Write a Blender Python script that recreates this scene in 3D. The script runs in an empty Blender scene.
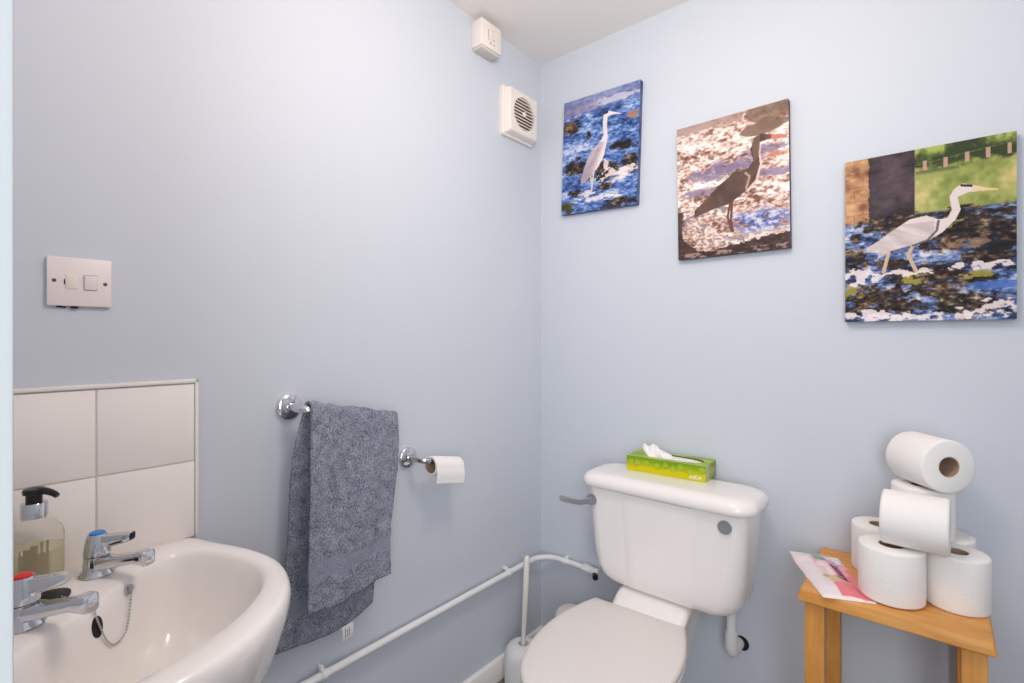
import bpy, bmesh, math, random
import numpy as np
from mathutils import Vector, Matrix, noise

random.seed(4)
S = bpy.context.scene
COL = S.collection
PI = math.pi


# ------------------------------------------------------------------ helpers
def lin(r, g, b, a=1.0):
    def f(c):
        c /= 255.0
        return c / 12.92 if c <= 0.04045 else ((c + 0.055) / 1.055) ** 2.4
    return (f(r), f(g), f(b), a)


def mat(name, rgb, rough=0.5, metal=0.0, spec=0.5, coat=0.0, trans=0.0, ior=1.45, alpha=1.0):
    m = bpy.data.materials.new(name)
    m.use_nodes = True
    b = m.node_tree.nodes['Principled BSDF']
    b.inputs['Base Color'].default_value = lin(*rgb)
    b.inputs['Roughness'].default_value = rough
    b.inputs['Metallic'].default_value = metal
    b.inputs['Specular IOR Level'].default_value = spec
    b.inputs['Coat Weight'].default_value = coat
    b.inputs['Coat Roughness'].default_value = 0.05
    b.inputs['Transmission Weight'].default_value = trans
    b.inputs['IOR'].default_value = ior
    b.inputs['Alpha'].default_value = alpha
    return m


def N(m, t):
    return m.node_tree.nodes.new(t)


def L(m, a, b):
    m.node_tree.links.new(a, b)


def bsdf(m):
    return m.node_tree.nodes['Principled BSDF']


def add_bump(m, scale=200.0, strength=0.1, dist=0.001, detail=2.0, stretch=None):
    tc = N(m, 'ShaderNodeTexCoord')
    nz = N(m, 'ShaderNodeTexNoise')
    nz.inputs['Scale'].default_value = scale
    nz.inputs['Detail'].default_value = detail
    src = tc.outputs['Object']
    if stretch:
        mp = N(m, 'ShaderNodeMapping')
        mp.inputs['Scale'].default_value = stretch
        L(m, src, mp.inputs['Vector'])
        src = mp.outputs['Vector']
    L(m, src, nz.inputs['Vector'])
    bp = N(m, 'ShaderNodeBump')
    bp.inputs['Strength'].default_value = strength
    bp.inputs['Distance'].default_value = dist
    L(m, nz.outputs['Fac'], bp.inputs['Height'])
    L(m, bp.outputs['Normal'], bsdf(m).inputs['Normal'])
    return nz


def noise_color(m, c1, c2, scale, stretch=None, detail=4.0, lo=0.35, hi=0.65):
    tc = N(m, 'ShaderNodeTexCoord')
    nz = N(m, 'ShaderNodeTexNoise')
    nz.inputs['Scale'].default_value = scale
    nz.inputs['Detail'].default_value = detail
    mp = N(m, 'ShaderNodeMapping')
    mp.inputs['Scale'].default_value = stretch or (1, 1, 1)
    L(m, tc.outputs['Object'], mp.inputs['Vector'])
    L(m, mp.outputs['Vector'], nz.inputs['Vector'])
    rp = N(m, 'ShaderNodeValToRGB')
    rp.color_ramp.elements[0].position = lo
    rp.color_ramp.elements[1].position = hi
    rp.color_ramp.elements[0].color = lin(*c1)
    rp.color_ramp.elements[1].color = lin(*c2)
    L(m, nz.outputs['Fac'], rp.inputs['Fac'])
    L(m, rp.outputs['Color'], bsdf(m).inputs['Base Color'])
    return nz


class G:
    """collects shapes in world coordinates; build() links them as one mesh object"""

    def __init__(self):
        self.v = []
        self.f = []

    def add(self, vs, fs, M=None):
        o = len(self.v)
        for p in vs:
            p = Vector(p)
            self.v.append(M @ p if M else p)
        for f in fs:
            self.f.append(tuple(i + o for i in f))
        return self

    def frombm(self, bm, M=None):
        bm.verts.index_update()
        self.add([v.co.copy() for v in bm.verts], [[v.index for v in f.verts] for f in bm.faces], M)
        bm.free()
        return self

    def box(self, x0, x1, y0, y1, z0, z1, bev=0.0, seg=2, M=None):
        bm = bmesh.new()
        bmesh.ops.create_cube(bm, size=1)
        for v in bm.verts:
            v.co = Vector(((x0 + x1) / 2 + v.co.x * (x1 - x0), (y0 + y1) / 2 + v.co.y * (y1 - y0),
                           (z0 + z1) / 2 + v.co.z * (z1 - z0)))
        if bev:
            bmesh.ops.bevel(bm, geom=bm.edges[:], offset=bev, segments=seg, profile=0.5, affect='EDGES')
        return self.frombm(bm, M)

    def loft(self, rings, cap0=True, cap1=True, closed=True, M=None):
        n = len(rings[0])
        vs = [p for r in rings for p in r]
        fs = []
        for i in range(len(rings) - 1):
            for j in range(n if closed else n - 1):
                k = (j + 1) % n
                fs.append((i * n + j, i * n + k, (i + 1) * n + k, (i + 1) * n + j))
        if cap0:
            fs.append(tuple(range(n - 1, -1, -1)))
        if cap1:
            b = (len(rings) - 1) * n
            fs.append(tuple(range(b, b + n)))
        return self.add(vs, fs, M)

    def tube(self, path, r, seg=16, cap=True):
        path = [Vector(p) for p in path]
        rs = r if isinstance(r, (list, tuple)) else [r] * len(path)
        rings = []
        t = (path[1] - path[0]).normalized()
        up = Vector((0, 0, 1)) if abs(t.z) < 0.9 else Vector((1, 0, 0))
        nrm = t.cross(up).normalized()
        for i, p in enumerate(path):
            if i == 0:
                t = (path[1] - path[0]).normalized()
            elif i == len(path) - 1:
                t = (path[-1] - path[-2]).normalized()
            else:
                t = ((path[i + 1] - p).normalized() + (p - path[i - 1]).normalized()).normalized()
            nrm = (nrm - t * nrm.dot(t)).normalized()
            bn = t.cross(nrm)
            rings.append([p + (nrm * math.cos(a) + bn * math.sin(a)) * rs[i]
                          for a in (2 * PI * k / seg for k in range(seg))])
        return self.loft(rings, cap, cap)

    def cyl(self, p0, p1, r0, r1=None, seg=32):
        return self.tube([p0, p1], [r0, r1 if r1 is not None else r0], seg)

    def lathe(self, prof, c=(0, 0, 0), seg=48, M=None, loop=False):
        rings = [[(c[0] + r * math.cos(a), c[1] + r * math.sin(a), c[2] + z)
                  for a in (2 * PI * k / seg for k in range(seg))] for r, z in prof]
        if loop:
            rings.append(rings[0])
            return self.loft(rings, False, False, M=M)
        return self.loft(rings, True, True, M=M)

    def build(self, name, m, parent=None, label=None, smooth=True, ang=40, kind=None, weld=True):
        off = Vector((0, 0, 0))
        if parent is not None:
            off = Vector(parent['_o']) if '_o' in parent else off
        me = bpy.data.meshes.new(name)
        me.from_pydata([tuple(v - off) for v in self.v], [], self.f)
        if weld:
            bm = bmesh.new()
            bm.from_mesh(me)
            bmesh.ops.remove_doubles(bm, verts=bm.verts[:], dist=1e-6)
            bmesh.ops.recalc_face_normals(bm, faces=bm.faces[:])
            bm.to_mesh(me)
            bm.free()
        if smooth:
            me.polygons.foreach_set('use_smooth', [True] * len(me.polygons))
            me.set_sharp_from_angle(angle=math.radians(ang))
        me.materials.append(m)
        o = bpy.data.objects.new(name, me)
        COL.objects.link(o)
        if parent is not None:
            o.parent = parent
            o['_o'] = tuple(off)
        if label:
            o['label'] = label
        if kind:
            o['kind'] = kind
        return o


def tag(o, label, cat, group=None, kind=None):
    o['label'] = label
    o['category'] = cat
    if group:
        o['group'] = group
    if kind:
        o['kind'] = kind
    return o


def thing(name, label, cat, loc=(0, 0, 0), group=None):
    o = bpy.data.objects.new(name, None)
    o.empty_display_size = 0.05
    COL.objects.link(o)
    o.location = loc
    o['_o'] = tuple(loc)
    return tag(o, label, cat, group)


def struct(g, name, m, label, cat, **k):
    o = g.build(name, m, **k)
    o['kind'] = 'structure'
    o['label'] = label
    o['category'] = cat
    return o


def rrect(cx, cy, hx, hy, r, z, n=6):
    """rounded rectangle ring"""
    r = min(r, hx - 1e-4, hy - 1e-4)
    out = []
    for qx, qy, a0 in ((1, 1, 0), (-1, 1, PI / 2), (-1, -1, PI), (1, -1, 1.5 * PI)):
        for k in range(n + 1):
            a = a0 + (PI / 2) * k / n
            out.append((cx + qx * (hx - r) + r * math.cos(a), cy + qy * (hy - r) + r * math.sin(a), z))
    return out


def resample(pts, n):
    """closed polyline -> n evenly spaced Catmull-Rom points"""
    P = [Vector((p[0], p[1])) for p in pts]
    m = len(P)
    dense = []
    for i in range(m):
        p0, p1, p2, p3 = P[i - 1], P[i], P[(i + 1) % m], P[(i + 2) % m]
        for k in range(12):
            t = k / 12
            dense.append(0.5 * ((2 * p1) + (p2 - p0) * t + (2 * p0 - 5 * p1 + 4 * p2 - p3) * t * t
                                + (3 * p1 - p0 - 3 * p2 + p3) * t ** 3))
    d = [0]
    for i in range(len(dense)):
        d.append(d[-1] + (dense[(i + 1) % len(dense)] - dense[i]).length)
    out = []
    j = 0
    for k in range(n):
        s = d[-1] * k / n
        while d[j + 1] < s:
            j += 1
        t = (s - d[j]) / max(d[j + 1] - d[j], 1e-9)
        out.append(dense[j].lerp(dense[(j + 1) % len(dense)], t))
    return out


# ------------------------------------------------------------------ materials
M_wall = mat('blue_wall_paint', (208, 213, 222), 0.62, spec=0.3)
add_bump(M_wall, 90, 0.08, 0.002, 3)
M_ceil = mat('ceiling_paint', (244, 240, 235), 0.8, spec=0.2)
M_gloss = mat('white_gloss_paint', (240, 236, 231), 0.3)
M_jamb = mat('pale_gloss_paint', (198, 203, 204), 0.35)
M_ceramic = mat('white_ceramic', (246, 240, 236), 0.12, coat=0.3)
M_seat = mat('white_plastic_seat', (233, 225, 221), 0.28)
M_plastic = mat('white_plastic', (240, 232, 223), 0.35)
M_switch = mat('switch_white_plastic', (240, 230, 228), 0.35)
M_plastic2 = mat('cool_white_plastic', (236, 236, 236), 0.4)
M_chrome = mat('chrome', (215, 216, 220), 0.1, metal=1.0)
M_steel = mat('dull_chrome', (186, 187, 191), 0.3, metal=0.7)
M_black = mat('black_plastic', (34, 30, 32), 0.3)
M_dark = mat('dark_cavity', (28, 26, 26), 0.7)
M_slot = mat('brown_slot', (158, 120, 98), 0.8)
M_rubber = mat('black_rubber', (22, 26, 24), 0.45)
M_red = mat('red_marker', (214, 40, 44), 0.3)
M_blue = mat('blue_marker', (48, 132, 200), 0.3)
M_redmark = mat('red_print', (190, 120, 98), 0.5)
M_paper = mat('tissue_paper', (246, 242, 238), 0.95, spec=0.1)
add_bump(M_paper, 60, 0.35, 0.002, 3, (1, 1, 4))
M_tissue = mat('soft_tissue', (246, 240, 240), 0.95, spec=0.1)
M_card = mat('cardboard_core', (178, 150, 128), 0.9, spec=0.1)
M_tagw = mat('white_care_tag', (226, 224, 222), 0.8)
M_print = mat('grey_print', (150, 148, 148), 0.8)
M_grout = mat('grout', (226, 214, 206), 0.8)
M_tile = mat('white_glazed_tile', (250, 243, 239), 0.15, coat=0.2)
add_bump(M_tile, 12, 0.12, 0.004, 1)
M_bottle = mat('clear_plastic', (254, 253, 250), 0.04, trans=1.0, ior=1.08)
M_soap = mat('pale_yellow_soap', (253, 249, 222), 0.08, trans=0.7, ior=1.12)
M_bristle = mat('tan_bristles', (176, 160, 142), 0.8)
M_white_text = mat('pale_lettering', (244, 244, 214), 0.6)
M_purple = mat('purple_lettering', (92, 40, 120), 0.5)

M_wood = mat('oiled_beech', (212, 158, 92), 0.38, spec=0.4)
noise_color(M_wood, (208, 140, 66), (228, 168, 94), 9, (1, 9, 9), 5, 0.3, 0.7)
M_woodv = mat('oiled_beech_upright', (205, 148, 82), 0.4, spec=0.4)
noise_color(M_woodv, (202, 134, 60), (222, 160, 86), 9, (9, 9, 1), 5, 0.3, 0.7)

M_floor = mat('grey_brown_vinyl', (110, 98, 90), 0.5)
noise_color(M_floor, (84, 74, 68), (132, 118, 108), 30, None, 6)

M_terry = mat('slate_terry', (118, 124, 140), 0.95, spec=0.1)


def terry_nodes(m):
    tc = N(m, 'ShaderNodeTexCoord')
    uv = N(m, 'ShaderNodeUVMap')
    sp = N(m, 'ShaderNodeSeparateXYZ')
    L(m, uv.outputs['UV'], sp.inputs['Vector'])
    # woven band: where the UV v says so, loops give way to flat ribs
    near = N(m, 'ShaderNodeMath'); near.operation = 'COMPARE'
    near.inputs[1].default_value = 0.088
    near.inputs[2].default_value = 0.019
    L(m, sp.outputs['Y'], near.inputs[0])
    v = N(m, 'ShaderNodeTexNoise')
    v.inputs['Scale'].default_value = 310
    v.inputs['Detail'].default_value = 3
    L(m, tc.outputs['Object'], v.inputs['Vector'])
    big = N(m, 'ShaderNodeTexNoise')
    big.inputs['Scale'].default_value = 45
    L(m, tc.outputs['Object'], big.inputs['Vector'])
    mx = N(m, 'ShaderNodeMath'); mx.operation = 'MULTIPLY_ADD'
    mx.inputs[1].default_value = 0.35
    L(m, big.outputs['Fac'], mx.inputs[0])
    L(m, v.outputs['Fac'], mx.inputs[2])
    rp = N(m, 'ShaderNodeValToRGB')
    rp.color_ramp.elements[0].position = 0.48
    rp.color_ramp.elements[1].position = 0.9
    rp.color_ramp.elements[0].color = lin(92, 97, 114)
    rp.color_ramp.elements[1].color = lin(182, 186, 200)
    L(m, mx.outputs[0], rp.inputs['Fac'])
    mixc = N(m, 'ShaderNodeMix'); mixc.data_type = 'RGBA'
    hf = N(m, 'ShaderNodeMath'); hf.operation = 'MULTIPLY'
    hf.inputs[1].default_value = 0.6
    L(m, near.outputs[0], hf.inputs[0])
    L(m, hf.outputs[0], mixc.inputs['Factor'])
    L(m, rp.outputs['Color'], mixc.inputs[6])
    mixc.inputs[7].default_value = lin(140, 145, 160)
    L(m, mixc.outputs[2], bsdf(m).inputs['Base Color'])
    inv = N(m, 'ShaderNodeMath'); inv.operation = 'MULTIPLY_ADD'
    inv.inputs[1].default_value = -0.55
    inv.inputs[2].default_value = 0.9
    L(m, near.outputs[0], inv.inputs[0])
    bp = N(m, 'ShaderNodeBump')
    bp.inputs['Distance'].default_value = 0.004
    L(m, inv.outputs[0], bp.inputs['Strength'])
    L(m, mx.outputs[0], bp.inputs['Height'])
    L(m, bp.outputs['Normal'], bsdf(m).inputs['Normal'])


terry_nodes(M_terry)


def attr_mat(name, rough=0.6, spec=0.3):
    m = mat(name, (200, 200, 200), rough, spec=spec)
    a = N(m, 'ShaderNodeVertexColor')
    a.layer_name = 'Col'
    L(m, a.outputs['Color'], bsdf(m).inputs['Base Color'])
    return m


M_canvas_print = attr_mat('printed_canvas', 0.65)
M_pack_print = attr_mat('printed_film', 0.3, 0.5)
M_box_print = attr_mat('printed_card', 0.45)

# ------------------------------------------------------------------ the room
RW, YF, H = 1.75, -1.48, 2.16       # right wall, front wall, ceiling
DX0, DX1, DH = 0.88, 1.66, 2.02     # doorway
g = G(); g.box(-0.12, RW + 0.12, -2.4, 0.12, -0.1, 0.0)
struct(g, 'floor', M_floor, 'grey brown speckled vinyl floor', 'floor', smooth=False)
g = G(); g.box(-0.12, RW + 0.12, YF - 0.12, 0.12, H, H + 0.1)
struct(g, 'ceiling', M_ceil, 'off white painted ceiling', 'ceiling', smooth=False)
g = G(); g.box(-0.12, 0.0, YF - 0.12, 0.12, 0, H)
struct(g, 'wall_left', M_wall, 'pale blue painted wall behind the basin and the towel', 'wall', smooth=False)
g = G(); g.box(0.0, RW, 0.0, 0.12, 0, H)
struct(g, 'wall_back', M_wall, 'pale blue painted wall behind the toilet and the three pictures', 'wall', smooth=False)
g = G(); g.box(RW, RW + 0.12, YF - 0.12, 0.12, 0, H)
struct(g, 'wall_right', M_wall, 'pale blue wall on the far right side, out of view', 'wall', smooth=False)
g = G()
g.box(0, DX0 - 0.03, YF - 0.12, YF, 0, H)
g.box(DX1 + 0.03, RW, YF - 0.12, YF, 0, H)
g.box(DX0 - 0.03, DX1 + 0.03, YF - 0.12, YF, DH + 0.03, H)
struct(g, 'wall_front', M_wall, 'pale blue wall around the doorway', 'wall', smooth=False)
g = G()
g.box(DX0 - 0.03, DX0, YF - 0.12, YF - 0.0013, 0, DH + 0.03, 0.001)
g.box(DX1, DX1 + 0.03, YF - 0.12, YF + 0.001, 0, DH + 0.03, 0.002)
g.box(DX0, DX1, YF - 0.12, YF + 0.001, DH, DH + 0.03, 0.002)
struct(g, 'door_1', M_jamb, 'white painted door frame edge at the left of the view', 'door frame')
# skirting
def skirting(name, a, b, nx, ny, label):
    g = G()
    prof = [(0, 0), (0.016, 0), (0.016, 0.055), (0.012, 0.066), (0.005, 0.070), (0, 0.070)]
    g.loft([[(p[0] + nx * d, p[1] + ny * d, z) for d, z in prof] for p in (a, b)])
    struct(g, name, M_gloss, label, 'skirting board')
skirting('baseboard_left', (0, 0), (0, YF), 1, 0, 'white skirting board along the left wall')
skirting('baseboard_back', (0.0165, 0), (RW, 0), 0, -1, 'white skirting board behind the toilet')

# ------------------------------------------------------------------ tiled splashback
sp = thing('tile_splashback', 'white square tiled splashback on the wall above the basin', 'splashback', (0, -1.31, 0.755))
g = G(); g.box(0.0, 0.006, -1.478, -1.148, 0.752, 1.053)
g.build('grout_bed', M_grout, sp)
g = G()
for i in range(3):
    for j in range(2):
        y1 = -1.149 - i * 0.1525
        y0 = max(y1 - 0.150, -1.478)
        z0 = 0.752 + j * 0.1525 - 0.003
        g.box(0.001, 0.008, y0, y1, max(z0, 0.7525), z0 + 0.150, 0.0012)
g.build('tiles', M_tile, sp)
g = G()
g.box(0.0, 0.011, -1.1485, -1.142, 0.752, 1.061, 0.002)
g.box(0.0, 0.011, -1.478, -1.142, 1.0535, 1.061, 0.002)
g.build('edge_trim', M_gloss, sp)

# ------------------------------------------------------------------ corner basin
CB = Vector((0.0, YF, 0.0))
AX = Vector((math.sqrt(.5), math.sqrt(.5), 0))
BX = Vector((math.sqrt(.5), -math.sqrt(.5), 0))
def cb(a, b, z):
    return CB + AX * a + BX * b + Vector((0, 0, z))
def ab(x, y):
    d = Vector((x, y, 0)) - CB
    return d.dot(AX), d.dot(BX)
outer_xy = [(0.002, YF + .004), (0.002, -1.40), (0.002, -1.30), (0.002, -1.20), (0.004, -1.158), (0.0247, -1.149), (0.081, -1.129), (0.137, -1.1075), (0.193, -1.094),
            (0.2465, -1.0915), (0.295, -1.101), (0.340, -1.119), (0.384, -1.149), (0.420, -1.187), (0.446, -1.225), (0.4655, -1.268), (0.4755, -1.312),
            (0.478, -1.36), (0.472, -1.41), (0.460, -1.45), (0.44, YF + .004), (0.36, YF + .003), (0.24, YF + .003), (0.12, YF + .003)]
inner_xy = [(0.215, -1.372), (0.175, -1.325), (0.138, -1.288), (0.10, -1.252), (0.076, -1.222), (0.075, -1.192), (0.103, -1.164), (0.148, -1.142), (0.19, -1.129), (0.235, -1.126), (0.276, -1.136),
            (0.314, -1.157), (0.350, -1.189), (0.378, -1.226), (0.402, -1.270), (0.416, -1.315), (0.428, -1.36), (0.418, -1.405), (0.39, -1.44), (0.34, -1.448),
            (0.29, -1.435), (0.25, -1.41)]
NB = 128
BC = Vector((0.265, -1.285))   # bowl centre
def polar(pts):
    """radius table of a star-shaped outline round the bowl centre"""
    q = resample(pts, 600)
    th = sorted(((math.atan2(p.y - BC.y, p.x - BC.x), (p - BC).length) for p in q))
    out = []
    for k in range(NB):
        a = -PI + 2 * PI * (k + .5) / NB
        best = [t for t in th if abs((t[0] - a + PI) % (2 * PI) - PI) < 0.05]
        w = [1 / (0.002 + abs((t[0] - a + PI) % (2 * PI) - PI)) for t in best]
        out.append(sum(t[1] * x for t, x in zip(best, w)) / sum(w))
    return out
RO, RI = polar(outer_xy), polar(inner_xy)
def bring(tab, scale, z, sub=0.0, c=BC):
    r = []
    for k in range(NB):
        a = -PI + 2 * PI * (k + .5) / NB
        rad = tab[k] * scale - sub
        x, y = c.x + rad * math.cos(a), c.y + rad * math.sin(a)
        r.append((max(x, 0.002), max(y, YF + .003), z))
    return r
def mixring(w, z0, z1, e0, e1):
    r = []
    for k in range(NB):
        a = -PI + 2 * PI * (k + .5) / NB
        rad = (RO[k] - e0) * (1 - w) + (RI[k] + e1) * w
        x, y = BC.x + rad * math.cos(a), BC.y + rad * math.sin(a)
        r.append((max(x, 0.002), max(y, YF + .003), z0 * (1 - w) + z1 * w))
    return r
basin = thing('corner_basin', 'white ceramic corner basin below the tiled splashback', 'basin', (0.1, -1.38, 0))
ZR = 0.755
rings = [bring(RO, 0.40, 0.560), bring(RO, 0.60, 0.575), bring(RO, 0.78, 0.615), bring(RO, 0.90, 0.665), bring(RO, 0.965, 0.700), bring(RO, 0.992, 0.718),
         bring(RO, 1.0, 0.730), bring(RO, 1.0, 0.740), bring(RO, 1, 0.748, 0.002), bring(RO, 1, ZR - .002, 0.006), bring(RO, 1, ZR, 0.012),
         mixring(0.5, ZR, ZR - .001, 0.012, 0.012),
         bring(RI, 1, ZR - .002, -0.010), bring(RI, 1, ZR - .005, -0.005), bring(RI, 1, ZR - .011, 0.000), bring(RI, 0.975, 0.725), bring(RI, 0.94, 0.70), bring(RI, 0.89, 0.67), bring(RI, 0.80, 0.638),
         bring(RI, 0.66, 0.614), bring(RI, 0.48, 0.601), bring(RI, 0.30, 0.595), bring(RI, 0.15, 0.592)]
g = G(); g.loft(rings)
bowl = g.build('bowl', M_ceramic, basin, ang=70)
g = G()
pc = cb(0.30, 0.0, 0)
g.lathe([(0.115, 0.0), (0.118, 0.02), (0.098, 0.06), (0.088, 0.25), (0.09, 0.45), (0.115, 0.585)], (0.185, -1.295, 0.0))
g.build('pedestal', M_ceramic, basin)
# overflow hole in the back slope of the bowl, waste
ovc = Vector((0.1848, -1.3320, 0.7189))
def disc(g, c, nrm, r0, r1, h=0.002, seg=32, ex=1.0):
    z = Vector(nrm).normalized()
    x = Vector((0, 0, 1)).cross(z)
    x = x.normalized() if x.length > 1e-3 else Vector((1, 0, 0))
    y = z.cross(x)
    Mx = Matrix((x, y, z)).transposed().to_4x4()
    Mx.translation = Vector(c)
    g.loft([[(r * math.cos(a) * ex, r * math.sin(a), hh) for a in (2 * PI * k / seg for k in range(seg))]
            for r, hh in ((r0, 0), (r0, h), (r1, h))], M=Mx)
    return g
ovn = (0.75, 0.648, 0.131)
g = G(); disc(g, ovc, ovn, 0.0155, 0.0135, 0.0012, 32, 0.62)
g.build('overflow_hole', M_dark, basin)
g = G(); disc(g, (BC.x, BC.y, 0.590), (0, 0, 1), 0.024, 0.020, 0.005)
g.build('waste_ring', M_chrome, basin)


# ------------------------------------------------------------------ taps
def tap(name, label, base, yaw, cap_mat, caplab):
    t = thing(name, label, 'tap', base)
    Mx = Matrix.Translation(Vector(base)) @ Matrix.Rotation(yaw, 4, 'Z')
    g = G()
    g.lathe([(0.0235, 0), (0.0245, 0.002), (0.023, 0.005), (0.0195, 0.009), (0.0188, 0.018), (0.018, 0.031)], M=Mx)
    g.build('tap_body', M_chrome, t)
    # spout: tapered box section reaching out along +x with a dropped nose
    g = G()
    secs = [(0.008, 0.0185, 0.0150, 0.0115), (0.030, 0.022, 0.0125, 0.009), (0.060, 0.029, 0.0115, 0.0080), (0.084, 0.0345, 0.011, 0.0080)]
    rings = []
    for x, z, hy, hz in secs:
        rr = rrect(0, 0, hy, hz, 0.005, 0, 4)
        rings.append([(x, p[0], z + p[1]) for p in rr])
    g.loft(rings, M=Mx)
    g.build('spout', M_chrome, t)
    g = G()
    rings = []
    for x, z, hy, hz in ((0.080, 0.0335, 0.0118, 0.0092), (0.090, 0.0345, 0.0122, 0.0105), (0.098, 0.0335, 0.0118, 0.0110), (0.102, 0.0315, 0.0085, 0.0085)):
        rr = rrect(0, 0, hy, hz, 0.004, 0, 4)
        rings.append([(x, p[0], z + p[1]) for p in rr])
    g.loft(rings, M=Mx)
    g.build('spout_nose', M_chrome, t)
    # head with lever
    g = G()
    g.lathe([(0.0185, 0.0325), (0.0185, 0.038), (0.0165, 0.050), (0.0142, 0.062), (0.0128, 0.066)], M=Mx)
    hd = g.build('tap_head', M_chrome, t)
    g = G()
    rings = []
    for x, z, hy, hz in ((0.004, 0.052, 0.009, 0.011), (0.020, 0.054, 0.009, 0.0100), (0.038, 0.0575, 0.009, 0.0085), (0.052, 0.060, 0.0088, 0.0072), (0.055, 0.0605, 0.0075, 0.006)):
        rr = rrect(0, 0, hy, hz, 0.003, 0, 3)
        rings.append([(x, p[0], z + p[1]) for p in rr])
    Ml = Mx @ Matrix.Rotation(math.radians(14), 4, 'Z')
    g.loft(rings, M=Ml)
    g.build('lever', M_chrome, t)
    g = G()
    g.lathe([(0.0108, 0.0655), (0.0108, 0.0678), (0.0085, 0.069)], M=Mx)
    g.build('indicator_cap', cap_mat, t, caplab)
    return t
tap('basin_tap', 'chrome basin tap with a blue cap, nearer the towel', (0.070, -1.3105, ZR), math.radians(30), M_blue, 'blue indicator cap')
tap('basin_tap', 'chrome basin tap with a red cap, beside the soap dispenser', (0.183, -1.410, ZR), math.radians(36), M_red, 'red indicator cap')

# plug chain
pc = thing('plug_chain', 'metal ball chain looped over the basin slope between the taps', 'plug chain', (0.15, -1.29, 0.745))
g = G()
anc = Vector((0.1357, -1.2852, 0.7392))
disc(g, anc, (0.687, 0.717, 0.118), 0.0075, 0.0055, 0.004)
g.lathe([(0.0015, -0.005), (0.0045, -0.003), (0.0045, 0.003), (0.0015, 0.005)], anc + Vector((0.004, 0.004, 0.004)), 16)
g.build('anchor', M_steel, pc)
ctrl = [anc + Vector((.005, .005, 0)), Vector((0.1416, -1.2822, 0.7166)), Vector((0.1506, -1.2867, 0.6948)), Vector((0.1610, -1.2941, 0.6816)), Vector((0.1775, -1.3098, 0.6799)), Vector((0.1846, -1.3208, 0.6951)), Vector((0.1871, -1.3282, 0.7171)), Vector((0.1885, -1.3342, 0.7391)), Vector((0.1831, -1.3373, 0.7537)), Vector((0.160, -1.356, 0.7600)), Vector((0.140, -1.368, 0.7640))]
def catmull(c, n):
    out = []
    for i in range(len(c) - 1):
        p0, p1, p2, p3 = c[max(i - 1, 0)], c[i], c[i + 1], c[min(i + 2, len(c) - 1)]
        for k in range(n):
            t = k / n
            out.append(0.5 * ((2 * p1) + (p2 - p0) * t + (2 * p0 - 5 * p1 + 4 * p2 - p3) * t * t + (3 * p1 - p0 - 3 * p2 + p3) * t ** 3))
    out.append(c[-1])
    return out
path = catmull(ctrl, 20)
g = G()
acc = 0
last = path[0]
for p in path[1:]:
    acc += (p - last).length
    last = p
    if acc >= 0.0042:
        acc = 0
        bm = bmesh.new()
        bmesh.ops.create_icosphere(bm, subdivisions=1, radius=0.0019)
        g.frombm(bm, Matrix.Translation(p))
g.tube(path[::3], 0.0006, 6)
g.build('ball_chain', M_steel, pc)
g = G()
g.lathe([(0.019, 0.0), (0.022, 0.004), (0.022, 0.008), (0.014, 0.011), (0.004, 0.012)], (0.128, -1.374, ZR + 0.0005), 32)
g.build('plug', M_rubber, pc, 'black rubber plug')

# ------------------------------------------------------------------ soap dispenser
sd = thing('soap_dispenser', 'clear soap bottle with black pump on the back of the basin', 'soap dispenser', (0.052, -1.384, ZR))
bx, by = 0.052, -1.384
g = G()
g.lathe([(0.026, 0.0005), (0.0335, 0.003), (0.0355, 0.008), (0.0355, 0.078), (0.033, 0.089), (0.025, 0.099), (0.016, 0.104), (0.0135, 0.107), (0.0135, 0.112)], (bx, by, ZR))
g.build('bottle', M_bottle, sd, 'clear plastic bottle')
g = G()
g.lathe([(0.025, 0.003), (0.032, 0.005), (0.0338, 0.009), (0.0338, 0.060)], (bx, by, ZR))
g.build('liquid_soap', M_soap, sd, 'pale yellow liquid')
g = G()
g.lathe([(0.0150, 0.108), (0.0165, 0.109), (0.0165, 0.130), (0.0155, 0.1315)], (bx, by, ZR))
g.build('collar', M_chrome, sd, 'chrome collar')
g = G()
g.lathe([(0.010, 0.1315), (0.010, 0.144), (0.0135, 0.145), (0.0140, 0.150), (0.0125, 0.153), (0.006, 0.154)], (bx, by, ZR), 32)
d = Vector((0.80, 0.60, 0))
d.normalize()
c0 = Vector((bx, by, ZR + .149))
g.tube([c0, c0 + d * 0.018 + Vector((0, 0, .0005)), c0 + d * 0.026 + Vector((0, 0, -.001)), c0 + d * 0.034 + Vector((0, 0, -.004)), c0 + d * .038 + Vector((0, 0, -.007))], [0.006, 0.0055, 0.005, 0.0045, 0.004], 12)
g.build('pump_head', M_black, sd, 'black pump')
g = G()
a0 = math.atan2(-1.503 - by, 1.122 - bx)
for k, (da, z0, z1, w) in enumerate(((-0.75, .028, .066, .03), (-0.45, .030, .068, .03), (-0.22, .022, .070, .12), (0.0, .024, .074, .12), (0.24, .030, .078, .05), (0.42, .028, .078, .05))):
    n = 5
    for s in range(n):
        x0 = a0 + da + w * (s / n - .5) * 2
        x1 = a0 + da + w * ((s + 1) / n - .5) * 2
        g.add([(bx + .0361 * math.cos(x0), by + .0361 * math.sin(x0), ZR + z0), (bx + .0361 * math.cos(x1), by + .0361 * math.sin(x1), ZR + z0),
               (bx + .0361 * math.cos(x1), by + .0361 * math.sin(x1), ZR + z1), (bx + .0361 * math.cos(x0), by + .0361 * math.sin(x0), ZR + z1)], [(0, 1, 2, 3)])
g.build('label_print', mat('fine_label_print', (150, 138, 112), 0.8), sd, 'vertical columns of small print')

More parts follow.
